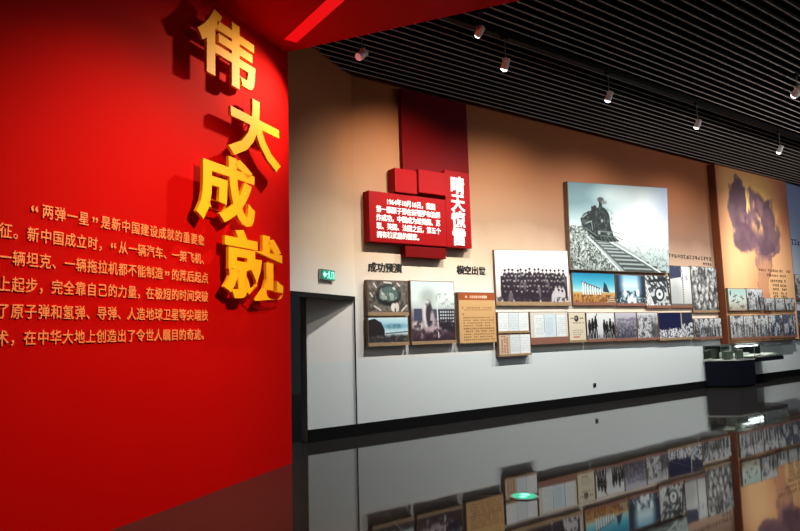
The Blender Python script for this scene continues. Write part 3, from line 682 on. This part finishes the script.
panel(PH, (10.69, 12.11, 2.01, 2.70), P_bridge, 'colour photograph of a white pillared bridge under teal sky, beneath the locomotive', TER, 110, lh=.06, depth=.045)
panel(PH, (12.14, 13.22, 2.00, 2.69), P_white, 'blue-white backlit photograph beneath the locomotive, right of the bridge', TER, 90, lh=.06, depth=.045)
panel(PH, (13.24, 14.23, 1.955, 2.71), P_wheel, 'black and white photograph of a wheel among girders, beneath the locomotive', TER, 90, lh=.06, depth=.045)
panel(PH, (14.26, 15.16, 1.96, 2.97), P_tower, 'pale photograph of a thin lattice mast with a navy corner', TER, 110, lh=.06, depth=.045)
panel(PH, (15.18, 16.40, 1.84, 2.99), P_aer, 'tall grey photograph of scattered white oval shapes, left of the orange mural', OAK, 120, lh=.06, depth=.045)

# tall mural panel standing out of the wall
MX0, MX1 = 16.42, 20.45
mu = empty('mural_panel', (18.43, D, 1.04), 0, label='tall orange mural of a towering purple smoke cloud, reaching the ceiling', cat='mural')
MB().box(MX0 - 18.43, MX1 - 18.43, -.20, -.001, 0, 4.64).build('panel_body', M['bronze'], mu)
pm_ = Pic((MX1 - MX0 - .06) / 4.60, 420); P_mural(pm_)
print_grid('print', pm_, [(MX0 - 18.43 + .03, .02), (MX1 - 18.43 - .03, .02), (MX1 - 18.43 - .03, 4.62), (MX0 - 18.43 + .03, 4.62)], -.203, mu)
def bars(mb, x0, x1, z, h, n, seed, y):
    rs = np.random.RandomState(seed); wd = (x1 - x0) / n
    for k in range(n):
        a = x0 + k * wd + wd * .08; b = a + wd * .76; t = h * .15
        if rs.rand() < .08: continue
        for q in sorted(rs.choice(3, 2, replace=False)): mb.box(a + wd * .15 * rs.rand(), b - wd * .15 * rs.rand(), y - .006, y, z + h * (-.42 + .34 * q), z + h * (-.42 + .34 * q) + t)
        for q in range(1 + (rs.rand() > .5)): c = a + (b - a) * (.15 + .7 * rs.rand()); mb.box(c, c + t, y - .006, y, z - h * .45, z + h * (.2 + .28 * rs.rand()))
tb = MB(); bars(tb, 18.35 - 18.43, 20.25 - 18.43, 2.99 - 1.04, .075, 19, 1, -.203); bars(tb, 18.75 - 18.43, 19.95 - 18.43, 2.86 - 1.04, .075, 12, 2, -.203); tb.build('heading_text', M['brown_text'], mu)
tb = MB(); bars(tb, 18.95 - 18.43, 19.9 - 18.43, 2.70 - 1.04, .085, 9, 3, -.203)
for k, z in enumerate((2.58, 2.47, 2.36, 2.27)): bars(tb, 19.05 - 18.43, 19.45 - 18.43, z - 1.04, .07, 4, 10 + k, -.203); bars(tb, 19.52 - 18.43, 19.9 - 18.43, z - 1.04, .07, 4, 20 + k, -.203)
tb.build('list_text', M['black_text'], mu)
yb = .205
panel(PH, (16.47, 17.40, 1.87, 2.45), P_planes, 'photograph of small dark aircraft in pale teal sky, upper left on the orange mural', None, 80, yb, .06)
panel(PH, (17.42, 18.31, 1.88, 2.46), P_bw(71, .38, sky=.1), 'photograph of dark figures on white, second in the upper row on the orange mural', None, 80, yb, .06)
panel(PH, (18.36, 18.97, 1.87, 2.22), P_bw(72, .4), 'small photograph just below the list of text, left of three on the orange mural', None, 60, yb, .06)
panel(PH, (19.01, 19.54, 1.87, 2.22), P_bw(73, .42), 'small photograph below the list of text, middle of three on the orange mural', None, 60, yb, .06)
panel(PH, (19.57, 20.20, 1.87, 2.23), P_bw(74, .5, (0, 6, 4)), 'small photograph below the list of text, right of three on the orange mural', None, 60, yb, .06)
panel(PH, (16.47, 17.14, 1.14, 1.76), P_bw(81, .5), 'leftmost photograph in the bottom row on the orange mural', TER, 80, yb, .06)
panel(PH, (17.16, 17.69, 1.14, 1.75), P_bw(82, .42), 'second photograph from the left in the bottom row on the orange mural', TER, 80, yb, .06)
panel(PH, (17.72, 18.49, 1.13, 1.76), P_bw(83, .5, (0, 4, 8)), 'middle photograph in the bottom row on the orange mural', TER, 80, yb, .06)
panel(PH, (18.52, 19.33, 1.13, 1.76), P_bw(84, .6, (-10, 0, 20)), 'fourth photograph from the left in the bottom row on the orange mural', TER, 80, yb, .06)
panel(PH, (19.37, 20.15, 1.12, 1.77), P_bw(85, .68, (-12, 0, 24)), 'rightmost photograph in the bottom row on the orange mural', TER, 80, yb, .06)
# beyond the mural
panel(PH, (20.75, 21.9, 2.19, 2.95), P_bw(91, .4), 'pale photograph on the blue wall right of the orange mural, upper of two', TER, 70)
panel(PH, (20.62, 21.9, 1.05, 1.88), P_bw(92, .65, (-14, 0, 30)), 'dark blue photograph right of the orange mural, lower of two', TER, 70)
ct = empty('wall_caption', (15.3, D, 3.17), 0, label='two short lines of dark print right of the locomotive picture', cat='lettering')
mb = MB(); bars(mb, -.98, .98, .04, .10, 15, 5, -.001); mb.build('text_line', M['black_text'], ct)
mb = MB(); bars(mb, .55, .98, -.10, .07, 4, 6, -.001); mb.build('text_line', M['black_text'], ct)
ct = empty('wall_caption', (21.3, D, 3.94), 0, label='dark printed characters on the blue wall right of the mural', cat='lettering')
mb = MB(); bars(mb, -.36, .45, 0, .19, 4, 8, -.001); mb.build('text_line', M['black_text'], ct)
sk = empty('wall_socket', (11.28, D, .37), 0, label='small dark socket low on the white wall', cat='socket')
MB().box(-.045, .045, -.012, -.0005, -.04, .04).build('cover_plate', M['steel'], sk, .003)
MB().box(-.03, .03, -.016, -.010, -.02, .02).build('socket_insert', M['base'], sk)

# ------------------------------------------------------------------ display cases
def vitrine(root, pl, z0, z1):
    g = MB(); n = len(pl)
    g.add([(x, y, z0) for x, y in pl] + [(x, y, z1) for x, y in pl], [(i, (i + 1) % n, (i + 1) % n + n, i + n) for i in range(n)] + [tuple(range(n, 2 * n))])
    gl = g.build('glass_cover', M['glass'], root)
    f = MB()
    for i in range(n):
        (xa, ya), (xb, yb_) = pl[i], pl[(i + 1) % n]
        f.tube((xa, ya, z0), (xa, ya, z1), .006, seg=6); f.tube((xa, ya, z0), (xb, yb_, z0), .006, seg=6); f.tube((xa, ya, z1), (xb, yb_, z1), .006, seg=6)
    f.build('edge_frame', M['steel'], root)
c1 = empty('display_case', (16.42, 8.28, 0), 0, label='dark blue floor-standing display case with a clear glass top, nearest the camera', cat='display case')
PL = [(-.92, .33), (-.44, -.23), (.33, -.30), (.33, .33)]      # plan with a chamfered corner
def prism(pl, k, z0, z1):
    cx = sum(a for a, _ in pl) / 4; cy = sum(b for _, b in pl) / 4; q = [(cx + (a - cx) * k, cy + (b - cy) * k) for a, b in pl]
    return MB().add([(a, b, z0) for a, b in q] + [(a, b, z1) for a, b in q], [(3, 2, 1, 0), (4, 5, 6, 7)] + [(i, (i + 1) % 4, (i + 1) % 4 + 4, i + 4) for i in range(4)])
prism(PL, .97, .05, .655).build('cabinet', M['navy'], c1, .006)
prism(PL, .90, 0, .052).build('plinth', M['base'], c1)
prism(PL, 1.0, .656, .675).build('deck', M['paper'], c1)
vitrine(c1, PL, .678, 1.02)
def thing_on(name, x, yy, z, parts, **k):
    r = empty(name, (x, yy, z), 0, **k)
    for nm, (a, b, c, d, e, f), m in parts: MB().box(a, b, c, d, e, f).build(nm, M[m], r, .004)
    return r
thing_on('old_book', 16.08, 8.30, .676, [('cover', (-.17, .17, -.03, .03, 0, .20), 'olive'), ('page_block', (-.165, .165, -.022, .022, .196, .204), 'paper')], label='large grey-green book standing on edge in the glass case, left of two', cat='book', group='books in the glass case')
thing_on('old_book', 16.50, 8.24, .676, [('cover', (-.15, .15, -.03, .03, 0, .22), 'olive'), ('page_block', (-.145, .145, -.022, .022, .216, .224), 'paper')], label='grey-green book standing on edge in the glass case, right of two', cat='book', group='books in the glass case')
thing_on('small_box', 16.30, 8.48, .676, [('body', (-.10, .10, -.05, .05, 0, .26), 'olive'), ('lid', (-.105, .105, -.055, .055, .26, .29), 'base')], label='small dark lidded box at the back of the glass case', cat='box')
c2 = empty('wall_display_case', (17.75, 8.65, .58), 0, label='wall-mounted display case with a dark base and lit glass top, behind the floor-standing case', cat='display case')
MB().box(-.85, .70, -.60, -.001, 0, .10).build('base_shelf', M['navy'], c2, .006)
MB().box(-.83, .68, -.58, -.02, .098, .115).build('deck', M['paper'], c2)
vitrine(c2, [(-.84, -.02), (-.84, -.59), (.69, -.59), (.69, -.02)], .118, .42)
MB().box(-.60, .50, -.05, -.025, .36, .395).build('case_lamp', M['vitrine_light'], c2)
def sheet(x, yy, z, sx, sy, seed, label):
    rs = np.random.RandomState(seed); n = 8; vs = []; fs = []
    for i in range(n + 1):
        for j in range(n + 1): vs.append((-sx + 2 * sx * i / n, -sy + 2 * sy * j / n, .01 + .05 * abs(math.sin(i * .9 + seed)) * (i / n) + .008 * rs.rand()))
    for i in range(n):
        for j in range(n): a = i * (n + 1) + j; fs.append((a, a + n + 1, a + n + 2, a + 1))
    r = MB().add(vs, fs).build('paper_sheet', M['paper'], smooth=True); r.location = (x, yy, z)
    md = r.modifiers.new('thickness', 'SOLIDIFY'); md.thickness = .003; md.offset = 1
    return tag(r, label, 'paper', 'papers in the wall-mounted case')
sheet(17.25, 8.30, .696, .22, .18, 1, 'curled white paper in the left half of the wall-mounted glass case')
sheet(17.95, 8.28, .696, .20, .20, 4, 'curled white paper in the right half of the wall-mounted glass case')

# ------------------------------------------------------------------ ceiling track and spotlights
tk = empty('light_track', (15, 6.16, 5.62), 0, label='black lighting track running under the ceiling baffles', cat='track')
MB().box(-10.2, 10, -.05, .05, 0, .078).build('rail', M['lamp_black'], tk)
MB().box(-10.25, -10.19, -.055, .055, -.004, .08).build('end_cap', M['lamp_black'], tk)
def spotlight(x, y, z, top, target, label, name='track_spotlight', s=1.0, power=0, col=(1, .96, .91), ang=132, lens='lens', grp='white spotlights under the ceiling'):
    r = empty(name, (x, y, z), 0, label=label, cat='spotlight', group=grp)
    d = (Vector(target) - Vector((x, y, z))).normalized()
    MB().box(-.07 * s, .07 * s, -.028, .028, top - z - .05, top - z).build('adapter', M['lamp_black'], r, .004)
    MB().tube((0, 0, .05 * s), (0, 0, top - z - .045), .008, seg=10).build('rod', M['steel'], r)
    side = d.cross(Vector((0, 0, 1))).normalized(); yk = MB()
    for k in (-1, 1): yk.tube(side * (.078 * s * k), Vector((0, 0, .09 * s)) + side * (.078 * s * k), .007, seg=8)
    yk.tube(Vector((0, 0, .09 * s)) - side * .085 * s, Vector((0, 0, .09 * s)) + side * .085 * s, .007, seg=8)
    yk.build('yoke', M['lamp_white'], r)
    a = -d * (.12 * s)
    h = MB().lathe(a, d, [(0, .045 * s), (.02 * s, .062 * s), (.10 * s, .066 * s), (.12 * s, .074 * s), (.22 * s, .080 * s), (.23 * s, .074 * s)]).build('head', M['lamp_white'], r)
    f = MB()
    for k in range(3): f.lathe(a + d * (.03 + k * .022) * s, d, [(0, .072 * s), (.008 * s, .072 * s)])
    f.build('cooling_fin', M['lamp_white'], h)
    MB().lathe(a + d * (.225 * s), d, [(0, .072 * s), (.02 * s, .066 * s), (.04 * s, .046 * s), (.05 * s, .016 * s)]).build('lens', M[lens], r, smooth=True)
    if power: spot('spot_beam', Vector((x, y, z)) + d * (.20 * s), target, power, col, ang, 1.0, .05)
    return r
WP = 640
spotlight(4.53, 6.84, 5.18, 5.70, redp(-1.2, 0, 3.7), 'pink-tinged spotlight beside the edge of the dark red soffit, aimed at the gold characters', s=.72, lens='lens_dim', power=520, col=(1, .82, .56), ang=84)
for x, lb, t in ((6.42, 'white track spotlight above the stacked red box sign', 2.4), (8.75, 'white track spotlight above the left edge of the locomotive picture', 2.4),
           (11.39, 'white track spotlight above the right edge of the locomotive picture', 2.4), (14.66, 'white track spotlight above the orange mural, farthest along the track', 2.4)):
    spotlight(x, 6.10, 5.22, 5.62, (x + .1, D, t - 1.4), lb, s=.68, power=WP)
spotlight(18.0, 6.10, 5.22, 5.62, (18.2, D, 1.0), 'white track spotlight past the orange mural', s=.68, power=WP)
spotlight(5.70, 5.84, 5.40, 5.70, (6.3, D, 3.9), 'pale oval-looking spotlight hanging left of the track, next to the soffit', s=.62, power=210, ang=62, col=(1, .84, .62))
spotlight(11.74, 4.53, 5.40, 5.70, (13.5, D, 3.0), 'pale spotlight hanging from the baffles at the right edge of the view', s=.85, power=150, ang=60)
